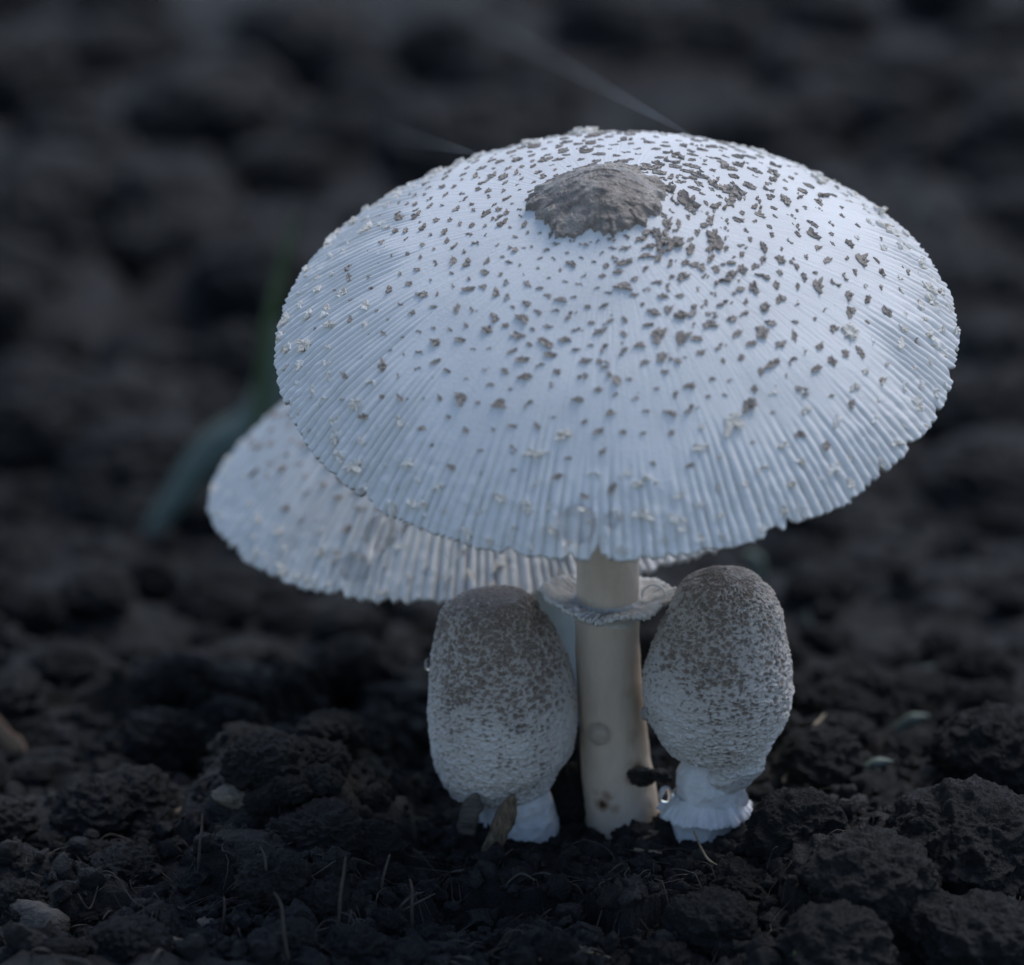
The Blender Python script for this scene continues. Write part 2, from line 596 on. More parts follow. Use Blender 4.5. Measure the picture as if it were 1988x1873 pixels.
def cap_grid(q, y0, nth, ns, nrib, rib0, ribamp, umbo, seed, tear_bias):
    R, h, a, b, tf, ts, x, z = q[:8]
    r = np.random.default_rng(seed)
    s = 1 - (1 - np.linspace(0, 1, ns)) ** 1.35
    s[0] = .002
    th = np.linspace(0, 2 * np.pi, nth, endpoint=False) + np.pi / 2
    TH, S = np.meshgrid(th, s, indexing='ij')
    C, Sn = np.cos(TH), np.sin(TH)
    ring = np.stack([C, Sn, S * 0], -1)
    # torn edge
    jag = .013 * np.abs(perlin(ring * nrib / 4.0 + 3)) + .012 * perlin(ring * 6 + 9) + .012 * np.clip(perlin(ring * nrib / 9. + 31) - .12, 0, 1)
    for _ in range(34):
        t0 = r.normal(tear_bias, .9) if r.random() < .7 else r.uniform(0, 6.28)
        w = r.uniform(.25, .9) * 2 * np.pi / nrib
        dth = (TH - t0 + np.pi) % (2 * np.pi) - np.pi
        jag = jag + r.uniform(.005, .019) * np.clip(1 - np.abs(dth) / w, 0, 1)
    Se = S - jag * sstep(.86, 1.0, S)
    Z = cap_profile(q, np.clip(Se, 0, 1))
    X, Y = R * Se * C, R * Se * Sn
    Z = Z + umbo[0] * np.exp(-(np.hypot(X - umbo[2], Y - umbo[3]) / umbo[1]) ** 2.6)
    P = np.stack([X, Y, Z], -1)
    N = grid_normals(P)
    if N[0, ns // 2, 2] < 0: N = -N
    # pleats
    phase = nrib * TH + 4.0 * perlin(ring * 7 + seed) + 1.3 * perlin(np.stack([C * 20, Sn * 20, S * 5], -1))
    start = rib0 + .13 * perlin(ring * 5 + 40) + .05 * perlin(ring * 30)
    # pleats reach further up on the left-hand flank
    start = start - .16 * sstep(.55, 1.0, -C)
    ramp = sstep(start, start + .24, S)
    rib = np.abs(np.sin(phase / 2)) ** .8
    rib_var = .65 + .7 * perlin(np.stack([C * 25, Sn * 25, S * 2], -1))
    hgt = ribamp * ramp * (rib - .75) * np.clip(rib_var, .2, 1.4)
    hgt = hgt + .05 * fbm(P / 1.6 + 5, 2) * sstep(0, .3, S)
    hgt = hgt + .0022 * fbm(np.stack([C * 60, Sn * 60, S * 7], -1), 2) * sstep(.15, .4, S)
    hgt = hgt + .012 * perlin(np.stack([C * 24, Sn * 24, S * 22], -1)) * sstep(.72, .9, S) + .014 * fbm(P * 9, 2) * sstep(.78, .95, S)
    P = P + N * hgt[..., None]
    groove = np.clip((.55 - rib) / .55, 0, 1) * ramp * .95
    # turned-under lip
    tip = P[:, -1]
    rad = tip[:, :2] / np.linalg.norm(tip[:, :2], axis=1)[:, None]
    l1 = tip + np.concatenate([-rad * .02, np.full((nth, 1), -.045)], 1)
    l2 = tip + np.concatenate([-rad * .16, np.full((nth, 1), -.03)], 1)
    P = np.concatenate([P, l1[:, None], l2[:, None]], 1)
    groove = np.concatenate([groove, groove[:, -1:], groove[:, -1:]], 1)
    S2 = np.concatenate([S, S[:, -1:], S[:, -1:]], 1)
    def place(P):
        X, Y, Z = P[..., 0], P[..., 1], P[..., 2]
        Y, Z = Y * math.cos(tf) - Z * math.sin(tf), Y * math.sin(tf) + Z * math.cos(tf)
        X, Z = X * math.cos(ts) + Z * math.sin(ts), -X * math.sin(ts) + Z * math.cos(ts)
        return np.stack([X + x, Y + y0, Z + z], -1)
    fib = np.stack([np.cos(TH), np.sin(TH), S], -1)
    fib = np.concatenate([fib, fib[:, -1:], fib[:, -1:]], 1)
    return place, P, fib, groove, S2, th, s

def gill_mesh(q, place, n=130):
    R, h, a, b = q[:4]
    th = np.linspace(0, 2 * np.pi, n * 6, endpoint=False)
    s = np.linspace(.1, .955, 22)
    TH, S = np.meshgrid(th, s, indexing='ij')
    Z = cap_profile(q, S) - .09 - .05 * (1 - S)
    depth = .34 * sstep(.1, .3, S) * sstep(1.0, .75, S) + .03
    pl = np.abs(((TH * n / (2 * np.pi)) % 1) * 2 - 1)
    Z = Z - depth * pl ** 2.0
    P = place(np.stack([R * S * np.cos(TH), R * S * np.sin(TH), Z], -1))
    return P.reshape(-1, 3), grid_faces(len(th), len(s))

# scale flakes: a few ragged crumbs of skin along a short arc
def flake_variant(seed, n, curl=.22):
    r = np.random.default_rng(seed)
    Vs, Fs, o = [], [], 0
    bend = r.uniform(-.5, 1.0)
    for k in range(n):
        u = ((k + .5) / n - .5) * .62 + r.normal() * .09
        c = np.array([u, bend * u * u + r.normal() * .14, 0])
        w, d = r.uniform(.11, .27), r.uniform(.07, .19)
        m = 6
        a = np.linspace(0, 2 * np.pi, m, endpoint=False) + r.random() * 6
        rr = r.uniform(.45, 1.4, m)
        out = np.stack([np.cos(a) * w * rr, np.sin(a) * d * rr, np.zeros(m)], -1) + c
        lift = r.uniform(.02, .11) + curl * np.clip(out[:, 1] + .05, 0, 1) + r.normal(size=m) * .025
        top = c + (out - c) * r.uniform(.75, 1.0, (m, 1)); top[:, 2] = lift
        base = c + (out - c) * .8; base[:, 1] -= .04; base[:, 2] = -.10
        ctr = c + np.array([0, 0, lift.mean() + r.normal() * .04])
        Vs.append(np.vstack([top, base, ctr]))
        i = np.arange(m); j = (i + 1) % m
        Fs.append(np.vstack([np.stack([i, j, np.full(m, 2 * m)], -1), np.stack([i + m, j + m, j], -1), np.stack([i + m, j, i], -1)]) + o)
        o += 2 * m + 1
    return np.vstack(Vs), np.vstack(Fs)

def patch_variant(seed):
    """one torn flake of skin with a frayed outline, its outer edge curling up"""
    r = np.random.default_rng(seed)
    m = 15
    a = np.linspace(0, 2 * np.pi, m, endpoint=False) + r.normal(size=m) * .09
    rr = np.clip(r.lognormal(-.15, .38, m), .38, 1.6)
    el = r.uniform(.42, .72)
    out = np.stack([np.cos(a) * rr * .40, np.sin(a) * rr * .40 * el, np.zeros(m)], -1)
    out[:, 1] += r.uniform(-.2, .8) * out[:, 0] ** 2
    lift = .05 + .32 * np.clip(out[:, 1] + .04, 0, 1) + np.abs(r.normal(size=m)) * .03
    top = out.copy(); top[:, 2] = lift
    mid = out * .5; mid[:, 2] = lift * .6 + r.normal(size=m) * .035 + .03
    base = out * .82; base[:, 1] -= .05; base[:, 2] = -.10
    V = np.vstack([top, mid, base, [[0, 0, .06]]])
    i = np.arange(m); j = (i + 1) % m
    F = np.vstack([np.stack([i, j, j + m], -1), np.stack([i, j + m, i + m], -1), np.stack([i + m, j + m, np.full(m, 3 * m)], -1),
                   np.stack([i + 2 * m, j + 2 * m, j], -1), np.stack([i + 2 * m, j, i], -1)])
    return V, F

FLV = [flake_variant(400 + k, 3 + k % 4) if k % 3 == 0 else patch_variant(500 + k) for k in range(14)]
FL_B = [make_mesh('scale', V, F, M['scale'], False) for V, F in FLV]
FL_C = [make_mesh('scale', V, F, M['cream'], False) for V, F in FLV]

def place_scales(cap, grid_world, Sgrid, th, s, L, spec, seed, limit=300):
    """spec: function(s, theta, rng) -> (accept probability, size cm, cream?)"""
    r = np.random.default_rng(seed)
    nth, ns = len(th), len(s)
    chosen, pts, npt = [], np.full((4000, 3), 1e6), 0
    tries = 0
    while tries < 14000:
        tries += 1
        ss = math.sqrt(r.random()) * .985
        t = r.random() * 2 * np.pi
        pr, size, cream, gap = spec(ss, t, r)
        if r.random() > pr: continue
        i = int(((t - np.pi / 2) % (2 * np.pi)) / (2 * np.pi) * nth) % nth
        j = int(np.clip(np.searchsorted(s, ss), 2, ns - 2))
        P = grid_world[i, j]
        if npt and np.min(np.sum((pts[:npt] - P) ** 2, 1)) < gap ** 2: continue
        pts[npt] = P; npt += 1
        tan = grid_world[(i + 3) % nth, j] - grid_world[i - 3, j]
        rad = grid_world[i, min(j + 2, ns - 1)] - grid_world[i, j - 2]
        tan /= np.linalg.norm(tan); rad -= tan * (rad @ tan); rad /= np.linalg.norm(rad)
        nrm = np.cross(tan, rad)
        chosen.append((P, tan, rad, nrm, size, cream, t, ss))
    # those that show largest become parts, the rest one joined part
    view = []
    for (P, tan, rad, nrm, size, cream, t, ss) in chosen:
        v = CAM - P; d = np.linalg.norm(v)
        view.append((nrm @ v / d > .08) * size / d)
    order = np.argsort(view)[::-1]
    Vs, Fs, Mi, o = [], [], [], 0
    for rank, k in enumerate(order):
        P, tan, rad, nrm, size, cream, t, ss = chosen[k]
        a = r.normal() * .45
        tx = tan * math.cos(a) + rad * math.sin(a); ty = -tan * math.sin(a) + rad * math.cos(a)
        if np.dot(np.cross(tx, ty), nrm) < 0: tx = -tx
        if nrm @ (P - (L + np.array([0, 0, 3]))) < 0 and nrm[2] < 0: nrm = -nrm
        zs = size * r.uniform(.65, 1.25)
        ysc = size * r.uniform(.7, 1.25)
        vi = int(r.integers(14))
        if rank < limit:
            ob = bpy.data.objects.new('scale', (FL_C if cream else FL_B)[vi])
            col.objects.link(ob)
            ob.parent = cap
            m = Matrix((( tx[0] * size, ty[0] * ysc, nrm[0] * zs, (P[0] - L[0])),
                        ( tx[1] * size, ty[1] * ysc, nrm[1] * zs, (P[1] - L[1])),
                        ( tx[2] * size, ty[2] * ysc, nrm[2] * zs, (P[2] - L[2])),
                        (0, 0, 0, 1)))
            m.translation = Vector((P - L) * U)
            ob.matrix_local = m
        else:
            V, F = FLV[vi]
            Vs.append(P - L + V[:, :1] * size * tx + V[:, 1:2] * ysc * ty + V[:, 2:] * zs * nrm)
            Fs.append(F + o); o += len(V)
            Mi.append(np.full(len(F), int(cream)))
    if Vs:
        me = make_mesh('small_scales', np.vstack(Vs), np.vstack(Fs), M['scale'], False)
        me.materials.append(M['cream'])
        me.polygons.foreach_set('material_index', np.concatenate(Mi).astype(np.int32))
        tag(link('small_scales', me, cap), kind='stuff')
    return len(chosen)

def disc_part(cap, place, q_cap, umbo, L, radius, thick, seed):
    """brown skin left whole over the middle of the cap"""
    n, m = 260, 90
    th = np.linspace(0, 2 * np.pi, n, endpoint=False)
    t = np.linspace(.01, 1, m)
    TH, T = np.meshgrid(th, t, indexing='ij')
    ring = np.stack([np.cos(TH), np.sin(TH), TH * 0], -1)
    out = radius * (1 + .16 * perlin(ring * 1.3 + seed) + .10 * perlin(ring * 4 + seed) + .07 * perlin(ring * 14 + seed) + .045 * perlin(ring * 30 + seed))
    RR = T * out
    X, Y = RR * np.cos(TH) + umbo[2], RR * np.sin(TH) + umbo[3]
    Z = cap_profile(q_cap, np.hypot(X, Y) / q_cap[0]) + umbo[0] * np.exp(-(RR / umbo[1]) ** 2.6) + .008
    q = np.stack([X, Y, Z * 0], -1)
    lift = thick * (1 - T ** 9) + .022 * fbm(q * 6 + seed, 4) + .03 * perlin(q * 1.8 + seed) - .018 * sstep(.15, .35, np.abs(perlin(q * np.array([3, 7, 1]) + 9)))
    lift = lift + .014 * np.abs(perlin(q * np.array([9, 22, 1]) + 4)) + .045 * np.clip(T - .75, 0, .2) / .2 * (perlin(ring * 8 + 2) > 0)
    Z = Z + np.where(T > .985, -.04, np.maximum(lift, .012))
    W = place(np.stack([X, Y, Z], -1)) - L
    return link('disc', make_mesh('disc', W.reshape(-1, 3), grid_faces(n, m), M['disc']), cap)

def loft(ctrl_pts, ctrl_r, nth=96, n=120, noise=.012, freq=3.0, seed=0):
    """round body along a spine; returns grid [theta, v]"""
    C = spline(np.column_stack([ctrl_pts, ctrl_r]), n)
    c, rr = C[:, :3], C[:, 3]
    th = np.linspace(0, 2 * np.pi, nth, endpoint=False) + np.pi / 2
    T = np.gradient(c, axis=0); T /= np.linalg.norm(T, axis=1)[:, None]
    X = np.cross(np.array([0, 1.0, 0]), T); X /= np.linalg.norm(X, axis=1)[:, None]
    Y = np.cross(T, X)
    D = np.cos(th)[:, None, None] * X[None] + np.sin(th)[:, None, None] * Y[None]
    P = c[None] + D * rr[None, :, None]
    P = P + D * (noise * fbm(P * freq + seed, 3))[..., None]
    return P, D, th

def stains(P, spots):
    s = np.zeros(P.shape[:-1])
    for (c, rad, k) in spots:
        d = np.linalg.norm(P - np.asarray(c), axis=-1) / rad
        d = d + .55 * fbm(P * 7 + 3, 3)
        s = np.maximum(s, k * sstep(1.05, .15, d))
    return s

# ---- the big open mushroom
Q1 = [3.742, 1.61, 1.3, .66, math.radians(22.6), math.radians(-3.0), -.185, 6.046, 4.0]
L1 = np.array([0.0, 0.0, gz(0, 0)])
m1 = tag(empty('mushroom', L1), 'large open white mushroom with brown-flecked cap and ragged collar on its stem', 'mushroom')
place, P, fib, groove, S2, th, s = cap_grid(Q1, -.3, 1260, 210, 205, .72, .058, (.27, .56, -.11, .32), 11, -1.0)
W1 = place(P)
cap1 = link('cap', make_mesh('cap', (W1 - L1).reshape(-1, 3), grid_faces(W1.shape[0], W1.shape[1]), M['cap'], True,
            {'fib': fib.reshape(-1, 3), 'groove': groove.ravel()}), m1)
gv, gf = gill_mesh(Q1, place)
link('gills', make_mesh('gills', gv - L1, gf, M['gill']), m1)
disc_part(cap1, place, Q1, (.27, .56, -.11, .32), L1, .73, .045, 3)
R1 = Q1[0]
def spec1(ss, t, r):
    rr = ss * R1
    if math.hypot(rr * math.cos(t) + .11, rr * math.sin(t) - .32) < .75: return 0, 0, False, 0
    cream = ss > .80 + r.normal() * .06
    right = .5 + .5 * math.cos(t)
    size = (.075 + .125 * r.random() ** 1.5) * (1.3 - .5 * ss) * (.85 + .3 * right)
    if r.random() < .10: size *= 1.35
    if ss < .36 and right < .4: size *= .75
    gap = .09 + .135 * ss if ss < .75 else .21
    pr = 1.0 if ss < .8 else .7
    if cream: size = r.uniform(.10, .23) * (1.5 if r.random() < .15 else 1)
    return pr, size, cream, gap
n1 = place_scales(cap1, W1, S2, th, s, L1, spec1, 5)

stem_ctrl = np.array([at_y(1214, 1665, 0), at_y(1211, 1600, 0), at_y(1203, 1540, 0), at_y(1193, 1450, 0), at_y(1184, 1330, 0), at_y(1179, 1220, -.02),
                      at_y(1180, 1100, -.06), at_y(1184, 900, -.15), at_y(1190, 650, -.3), at_y(1190, 560, -.45)])
stem_r = np.array([.46, .455, .43, .40, .375, .368, .355, .35, .36, .5])
SP, SD, sth = loft(stem_ctrl, stem_r, 160, 260, .02, 2.2, 4)
fr = lambda px, py: at_y(px, py, -.38)
st = stains(SP, [(fr(1168, 1562), .13, .95), (fr(1160, 1572), .055, 1.3), (fr(1178, 1545), .10, .7), (fr(1192, 1568), .10, .5), (fr(1240, 1500), .20, .85),
                 (fr(1238, 1430), .16, .35), (fr(1225, 1350), .14, .22), (fr(1150, 1545), .12, .4)])
link('stem', make_mesh('stem', (SP - L1).reshape(-1, 3), grid_faces(160, 260), M['stem'], True, {'stain': st.ravel()}), m1)

# collar: a flaring torn membrane
def collar():
    n = 720
    th = np.linspace(0, 2 * np.pi, n, endpoint=False)
    c = at_y(1180, 1160, -.03)
    ringv = np.stack([np.cos(th), np.sin(th), th * 0], -1)
    ro = .74 + .05 * perlin(ringv * 1.4 + 5) + .04 * perlin(ringv * 7) + .035 * perlin(ringv * 22) + .03 * perlin(ringv * 50) + .02 * perlin(ringv * 90)
    ro = ro + .05 * np.exp(-((th - .05 + np.pi) % (2 * np.pi) - np.pi) ** 2 / .08)
    edge = .07 * perlin(ringv * 2.2 + 8) + .022 * perlin(ringv * 15) + .09 * np.cos(th) ** 2 - .03 + .05 * np.exp(-((th - np.pi) ** 2) / .2)
    prof = []        # (fraction of outward reach, height, edge weight)
    upper = [(0.0, .02, 0), (.12, -.035, .05), (.35, -.02, .2), (.6, .0, .5), (.82, .025, .8), (.95, .04, 1), (1.0, .028, 1)]
    lower = [(1.0, .0, 1), (.94, -.018, 1), (.75, -.04, .75), (.5, -.08, .45), (.25, -.14, .15), (.07, -.21, 0), (.0, -.30, 0)]
    V = []
    for k, (f, z, w) in enumerate(upper + lower):
        inner = .345
        rr = inner + (ro - inner) * f
        zz = z + w * edge + (.03 * perlin(ringv * 18 + k * 3) + .02 * perlin(ringv * 60 + k * 5) if 0 < k < 12 else 0) * (w > 0)
        V.append(np.stack([c[0] + rr * np.cos(th), c[1] + rr * np.sin(th), c[2] + zz], -1))
    G = np.stack(V, 1)
    return G
G = collar()
ringo = link('ring', make_mesh('ring', (G - L1).reshape(-1, 3), grid_faces(G.shape[0], G.shape[1]), M['ring']), m1)
a = np.linspace(-.3, math.pi + .3, 14)
lp = at_y(1268, 1147, -.02)
loop = np.stack([lp[0] + .13 * np.cos(a), lp[1] + .06 * np.sin(a) - .1, lp[2] + .11 * np.sin(a) - .02], -1)
v, f = tube(loop, .017, 8)
link('fibre', make_mesh('fibre', v - L1, f, M['ring']), ringo)
fl0 = at_y(1112, 1188, -.5)
v, f = tube(spline([fl0 + [0, 0, .05], fl0 + [.05, 0, -.02], fl0 + [.09, .02, -.14]], 10), [.03, .045, .05, .05, .045, .04, .035, .03, .02, .01], 8)
link('torn_flap', make_mesh('torn_flap', v - L1, f, M['ring']), ringo)

# ---- the second open mushroom, behind
Q2 = [4.05, 2.0, 1.9, .99, math.radians(6.1), math.radians(-6.3), -1.309, 2.73]
b2 = on_ground(1100, 1500)
b2 = np.array([at_y(1098, 1400, 5.3)[0], 5.3, 0]); b2[2] = gz(b2[0], b2[1])
L2 = b2.copy()
m2 = tag(empty('mushroom', L2), 'pale open mushroom half hidden behind the big one, wet drooping pleated cap', 'mushroom')
place2, P2, fib2, groove2, S22, th2, s2 = cap_grid(Q2, 5.4, 900, 120, 190, .45, .10, (.12, .6, 0, 0), 23, -1.5)
W2 = place2(P2)
cap2 = link('cap', make_mesh('cap', (W2 - L2).reshape(-1, 3), grid_faces(W2.shape[0], W2.shape[1]), M['cap'], True,
            {'fib': fib2.reshape(-1, 3), 'groove': groove2.ravel()}), m2)
gv, gf = gill_mesh(Q2, place2, 110)
link('gills', make_mesh('gills', gv - L2, gf, M['gill']), m2)
disc_part(cap2, place2, Q2, (.12, .6, 0, 0), L2, .62, .07, 9)
def spec2(ss, t, r):
    rr = ss * Q2[0]
    if rr < .7: return 0, 0, False, 0
    cream = ss > .86
    return (1.0 if ss < .78 else .35), r.uniform(.16, .3) * (1.2 - .4 * ss), cream, .17 + .08 * ss
n2 = place_scales(cap2, W2, S22, th2, s2, L2, spec2, 6, 160)
top2 = place2(np.array([0, 0, Q2[1] - .15]))
S2P, _, _ = loft(np.array([L2 + [.05, 0, -.6], L2, L2 + [-.1, 0, 1.2], L2 + [-.35, .02, 2.4], .35 * L2 + .65 * top2, top2]), [.62, .6, .5, .46, .45, .6], 90, 120, .02, 2, 8)
link('stem', make_mesh('stem', (S2P - L2).reshape(-1, 3), grid_faces(90, 120), M['stem2'], True, {'stain': np.zeros(90 * 120)}), m2)

# ---- the two closed buttons
def rad_at(rad, n):
    return np.interp(np.linspace(0, len(rad) - 1, n), np.arange(len(rad)), rad)

def button(name_label, yb, prof, stem, seed, foot, topdark):
    """prof: rows (px_left, px_right, py) of the closed cap from below to the top"""
    rows = np.array(prof, float)
    ctr = np.array([at_y((a + b) / 2, y, yb) for a, b, y in rows])
    dep = (ctr - CAM) @ CF
    rad = (rows[:, 1] - rows[:, 0]) / 2 * dep / FPX
    L = np.array([at_y((stem[0][0] + stem[0][1]) / 2, stem[0][2], yb)[0], yb, 0.0]); L[2] = gz(L[0], L[1])
    root = tag(empty('mushroom_button', L), name_label, 'mushroom')
    nth, nv = 420, 330
    Pg, D, bth = loft(ctr, rad, nth, nv, 0, 1, seed)
    # even spacing along the outline was good enough; relief of torn skin, finest near the top
    v = np.linspace(0, 1, nv)[None, :] * np.ones((nth, 1))
    Qd = np.stack([Pg[..., 0] * 15, Pg[..., 1] * 15, Pg[..., 2] * 32], -1)
    wv = np.stack([fbm(Pg * 3 + seed, 2), fbm(Pg * 3 + seed + 20, 2), fbm(Pg * 3 + seed + 40, 2)], -1)
    Qd = Qd + 1.3 * wv
    n1 = perlin(Qd + seed)
    n2 = perlin(Qd * 1.9 + seed + 7)
    arc = np.concatenate([[0], np.cumsum(np.linalg.norm(np.diff(Pg.mean(0) + np.column_stack([rad_at(rad, nv), 0 * rad_at(rad, nv), 0 * rad_at(rad, nv)]), axis=0), axis=1))])
    uu = bth[:, None] * .8 + 0 * v
    cell = np.stack([uu / .092, arc[None, :] / .056 + 0 * v], -1) + .55 * wv[..., :2] + .25 * np.stack([n1, n2], -1)
    wd, wr = worley(cell, seed)
    cell2 = np.stack([uu / .05 + 9, arc[None, :] / .034 + 0 * v], -1) + .5 * wv[..., :2]
    wd2, wr2 = worley(cell2, seed + 1)
    lowf = fbm(Pg * 1.1 + seed * 3, 3)
    big = perlin(Qd * .35 + 11)
    t1 = (.16 + topdark[0] * .62 * sstep(.1, 1.0, v) + topdark[1] * sstep(.7, 1.0, v) + .35 * lowf) * (.35 + 1.1 * wr)
    t2 = (.10 + topdark[0] * .55 * sstep(.15, 1.0, v) + .35 * lowf) * (.2 + 1.2 * wr2)
    pit = np.maximum(sstep(t1 + .12, t1 - .12, wd), .8 * sstep(t2 + .12, t2 - .14, wd2))
    amp = sstep(1.0, .93, v) * sstep(0, .06, v)
    hgt = amp * (-.020 * pit + .020 * np.clip(n1, -.7, .7) + .014 * n2 + .016 * (1 - np.clip(wd, 0, 1))) + .018 * big * sstep(1, .8, v) + .03 * lowf * sstep(1, .9, v)
    lump = np.clip(fbm(Pg * 4.5 + seed, 2), 0, 1) * sstep(.34, .12, v) * sstep(.03, .12, v)
    hgt = hgt + .10 * lump
    edge = sstep(.10, .0, v)
    ringv = np.stack([np.cos(bth)[:, None] + 0 * v, np.sin(bth)[:, None] + 0 * v, v * 0], -1)
    hgt = hgt + edge * (.03 * perlin(ringv * 12 + seed) + .05 * np.abs(perlin(ringv * 5 + seed)))
    Pg = Pg + D * hgt[..., None]
    Pg[..., 2] += edge * .03 * perlin(ringv * 9 + seed + 3)
    # brown skin survives in the hollows, and whole at the very top
    fleck = .9 * pit
    fleck = np.maximum(fleck, sstep(topdark[2], topdark[2] + .035, v + .02 * n1) * .95)
    fleck = fleck * sstep(.05, .2, v + .1 * lowf)
    tan = np.clip(.25 + .75 * sstep(.1, .85, v) + .5 * lowf, 0, 1) * sstep(.02, .2, v)
    capo = link('cap', make_mesh('cap', (Pg - L).reshape(-1, 3), grid_faces(nth, nv), M['button'], True, {'fleck': fleck.ravel(), 'tan': tan.ravel()}), root)
    # stalk and foot
    rows = np.array(stem, float)
    c2 = np.array([at_y((a + b) / 2, y, yb) for a, b, y in rows])
    rd = (rows[:, 1] - rows[:, 0]) / 2 * ((c2 - CAM) @ CF) / FPX
    c2 = np.vstack([c2[0] - [0, 0, .5], c2]); rd = np.concatenate([[rd[0] * .9], rd])
    Pg2, D2, t2 = loft(c2, rd, 150, 130, .05, 3.5, seed + 2)
    Pg2 = Pg2 + D2 * (.018 * fbm(Pg2 * 9, 3))[..., None]
    link('stem', make_mesh('stem', (Pg2 - L).reshape(-1, 3), grid_faces(150, 130), M['white']), root)
    if foot:
        n = 260
        t = np.linspace(0, 2 * np.pi, n, endpoint=False)
        rv = np.stack([np.cos(t), np.sin(t), t * 0], -1)
        c = at_y(*foot[:2], yb)
        rows = [(.36, .17), (.405, .12), (.44, .07), (.48, .02), (.525, -.03), (.535, -.06), (.49, -.08), (.36, -.05)]
        V = []
        for k, (rr, z) in enumerate(rows):
            w = sstep(.36, .54, rr)
            j = (.05 * perlin(rv * 3 + 2) + .04 * perlin(rv * 9 + seed) + .03 * perlin(rv * 22)) * w + .012 * perlin(rv * 14 + k * 2.2)
            V.append(np.stack([c[0] + (rr + j) * np.cos(t), c[1] + (rr + j) * np.sin(t), c[2] + z + .04 * perlin(rv * 8 + 5) * w + .012 * perlin(rv * 20 + k)], -1))
        G = np.stack(V, 1)
        link('foot_ring', make_mesh('foot_ring', (G - L).reshape(-1, 3), grid_faces(n, len(rows)), M['white']), root)
    return root, L

bt_l, LL = button('squat closed egg-shaped button with flat dark top, between soil and the ringed stem', -.12,
    [(960, 1030, 1545), (918, 1070, 1533), (888, 1088, 1512), (853, 1103, 1480), (838, 1113, 1445), (832, 1120, 1395), (832, 1117, 1345), (833, 1105, 1300), (838, 1085, 1250), (850, 1062, 1205), (868, 1046, 1178), (884, 1030, 1162), (905, 1008, 1155), (938, 975, 1152), (955, 958, 1151.5)],
    [(925, 1090, 1640), (930, 1084, 1605), (933, 1078, 1570), (940, 1070, 1540), (960, 1050, 1500)], 31, None, (.75, .35, .93))
bt_r, LR = button('taller closed egg-shaped button with rounded brown top and white ringed foot', -.55,
    [(1345, 1430, 1466), (1310, 1472, 1468), (1302, 1487, 1456), (1284, 1504, 1430), (1264, 1523, 1398), (1251, 1535, 1362), (1249, 1538, 1325), (1258, 1537, 1290), (1272, 1531, 1250), (1290, 1522, 1205), (1303, 1510, 1170), (1317, 1496, 1145), (1340, 1475, 1123), (1370, 1445, 1110), (1400, 1417, 1105), (1406, 1412, 1104.5)],
    [(1298, 1432, 1690), (1300, 1436, 1635), (1306, 1440, 1590), (1311, 1444, 1545), (1314, 1443, 1505), (1330, 1430, 1470)], 57, (1370, 1564), (.62, .45, .965))

# ------------------------------------------------------------------ water drops
def drop(p, nrm, size, flat, label, tall=1.0):
    V, F = ICO[4]
    nrm = np.asarray(nrm, float); nrm /= np.linalg.norm(nrm)
    z = Vector(nrm)
    q = z.to_track_quat('Z', 'Y')
    o = link('water_drop', DROP, None, p)
    o.rotation_mode = 'QUATERNION'; o.rotation_quaternion = q
    o.scale = (size, size * tall, size * flat)
    return tag(o, label, 'water drop')
DROP = make_mesh('water_drop', *ICO[4], M['water'])

def surf_hit(grid, px, py):
    """nearest surface point of a grid that shows at this pixel"""
    d = grid - CAM
    dep = d @ CF
    x = 994 + FPX * (d @ CR) / dep; y = 936.5 - FPX * (d @ CU) / dep
    e = np.hypot(x - px, y - py)
    N = grid_normals(grid)
    vis = np.where(np.sum(N * d, -1) < 0, 0, 500) if np.mean(np.sum(N * d, -1) < 0) > .2 else 0
    e = e + dep * 2.0
    k = np.unravel_index(np.argmin(e), e.shape)
    n = N[k]
    if n @ (CAM - grid[k]) < 0: n = -n
    return grid[k], n
def mesh_grid(ob, nu, nv, L):
    c = np.zeros(len(ob.data.vertices) * 3, np.float32)
    ob.data.vertices.foreach_get('co', c)
    return (c.reshape(nu, nv, 3).astype(float) / U) + L
BL = mesh_grid([c for c in bt_l.children if c.name.startswith('cap')][0], 420, 330, LL)
BR = mesh_grid([c for c in bt_r.children if c.name.startswith('cap')][0], 420, 330, LR)
for grid, px, py, sz, fl, lab in [
    (W1, 1118, 1020, .20, .8, 'clear water drop on the pleats at the big cap\'s front edge, above the stem'),
    (W1, 1190, 1010, .085, .8, 'tiny water drop on the big cap\'s edge beside a larger drop'),
    (W2, 737, 1038, .23, .8, 'large water drop on the wet cap behind, close under the big cap\'s edge'),
    (W2, 690, 1100, .19, .8, 'water drop near the lower edge of the pleated cap behind'),
    (SP, 1164, 1424, .135, .6, 'round flat water drop on the cream stem'),
    (BR, 1380, 1312, .085, .9, 'small glinting water drop midway up the taller button'),
    (BR, 1256, 1385, .085, .7, 'water drop on the side of the taller button, next to the stem'),
    (BR, 1345, 1490, .06, .7, 'tiny water drop on the lower edge of the taller button'),
    (BL, 1010, 1415, .06, .9, 'tiny water drop on the pale side of the squat button'),
    (BL, 832, 1290, .075, .7, 'water drop on the brown flank of the squat button, away from the stem'),
]:
    p, n = surf_hit(grid, px, py)
    drop(p + n * sz * fl * .25, n, sz, fl, lab)
drop(at_y(1293, 1541, -.75), (-.6, -.7, .1), .085, .9, 'bright water drop hanging at the button foot on the stem side', 1.3)
drop(at_y(1441, 1551, -.75), (.7, -.6, .1), .08, .9, 'bright water drop hanging at the button foot on the clod side', 1.2)

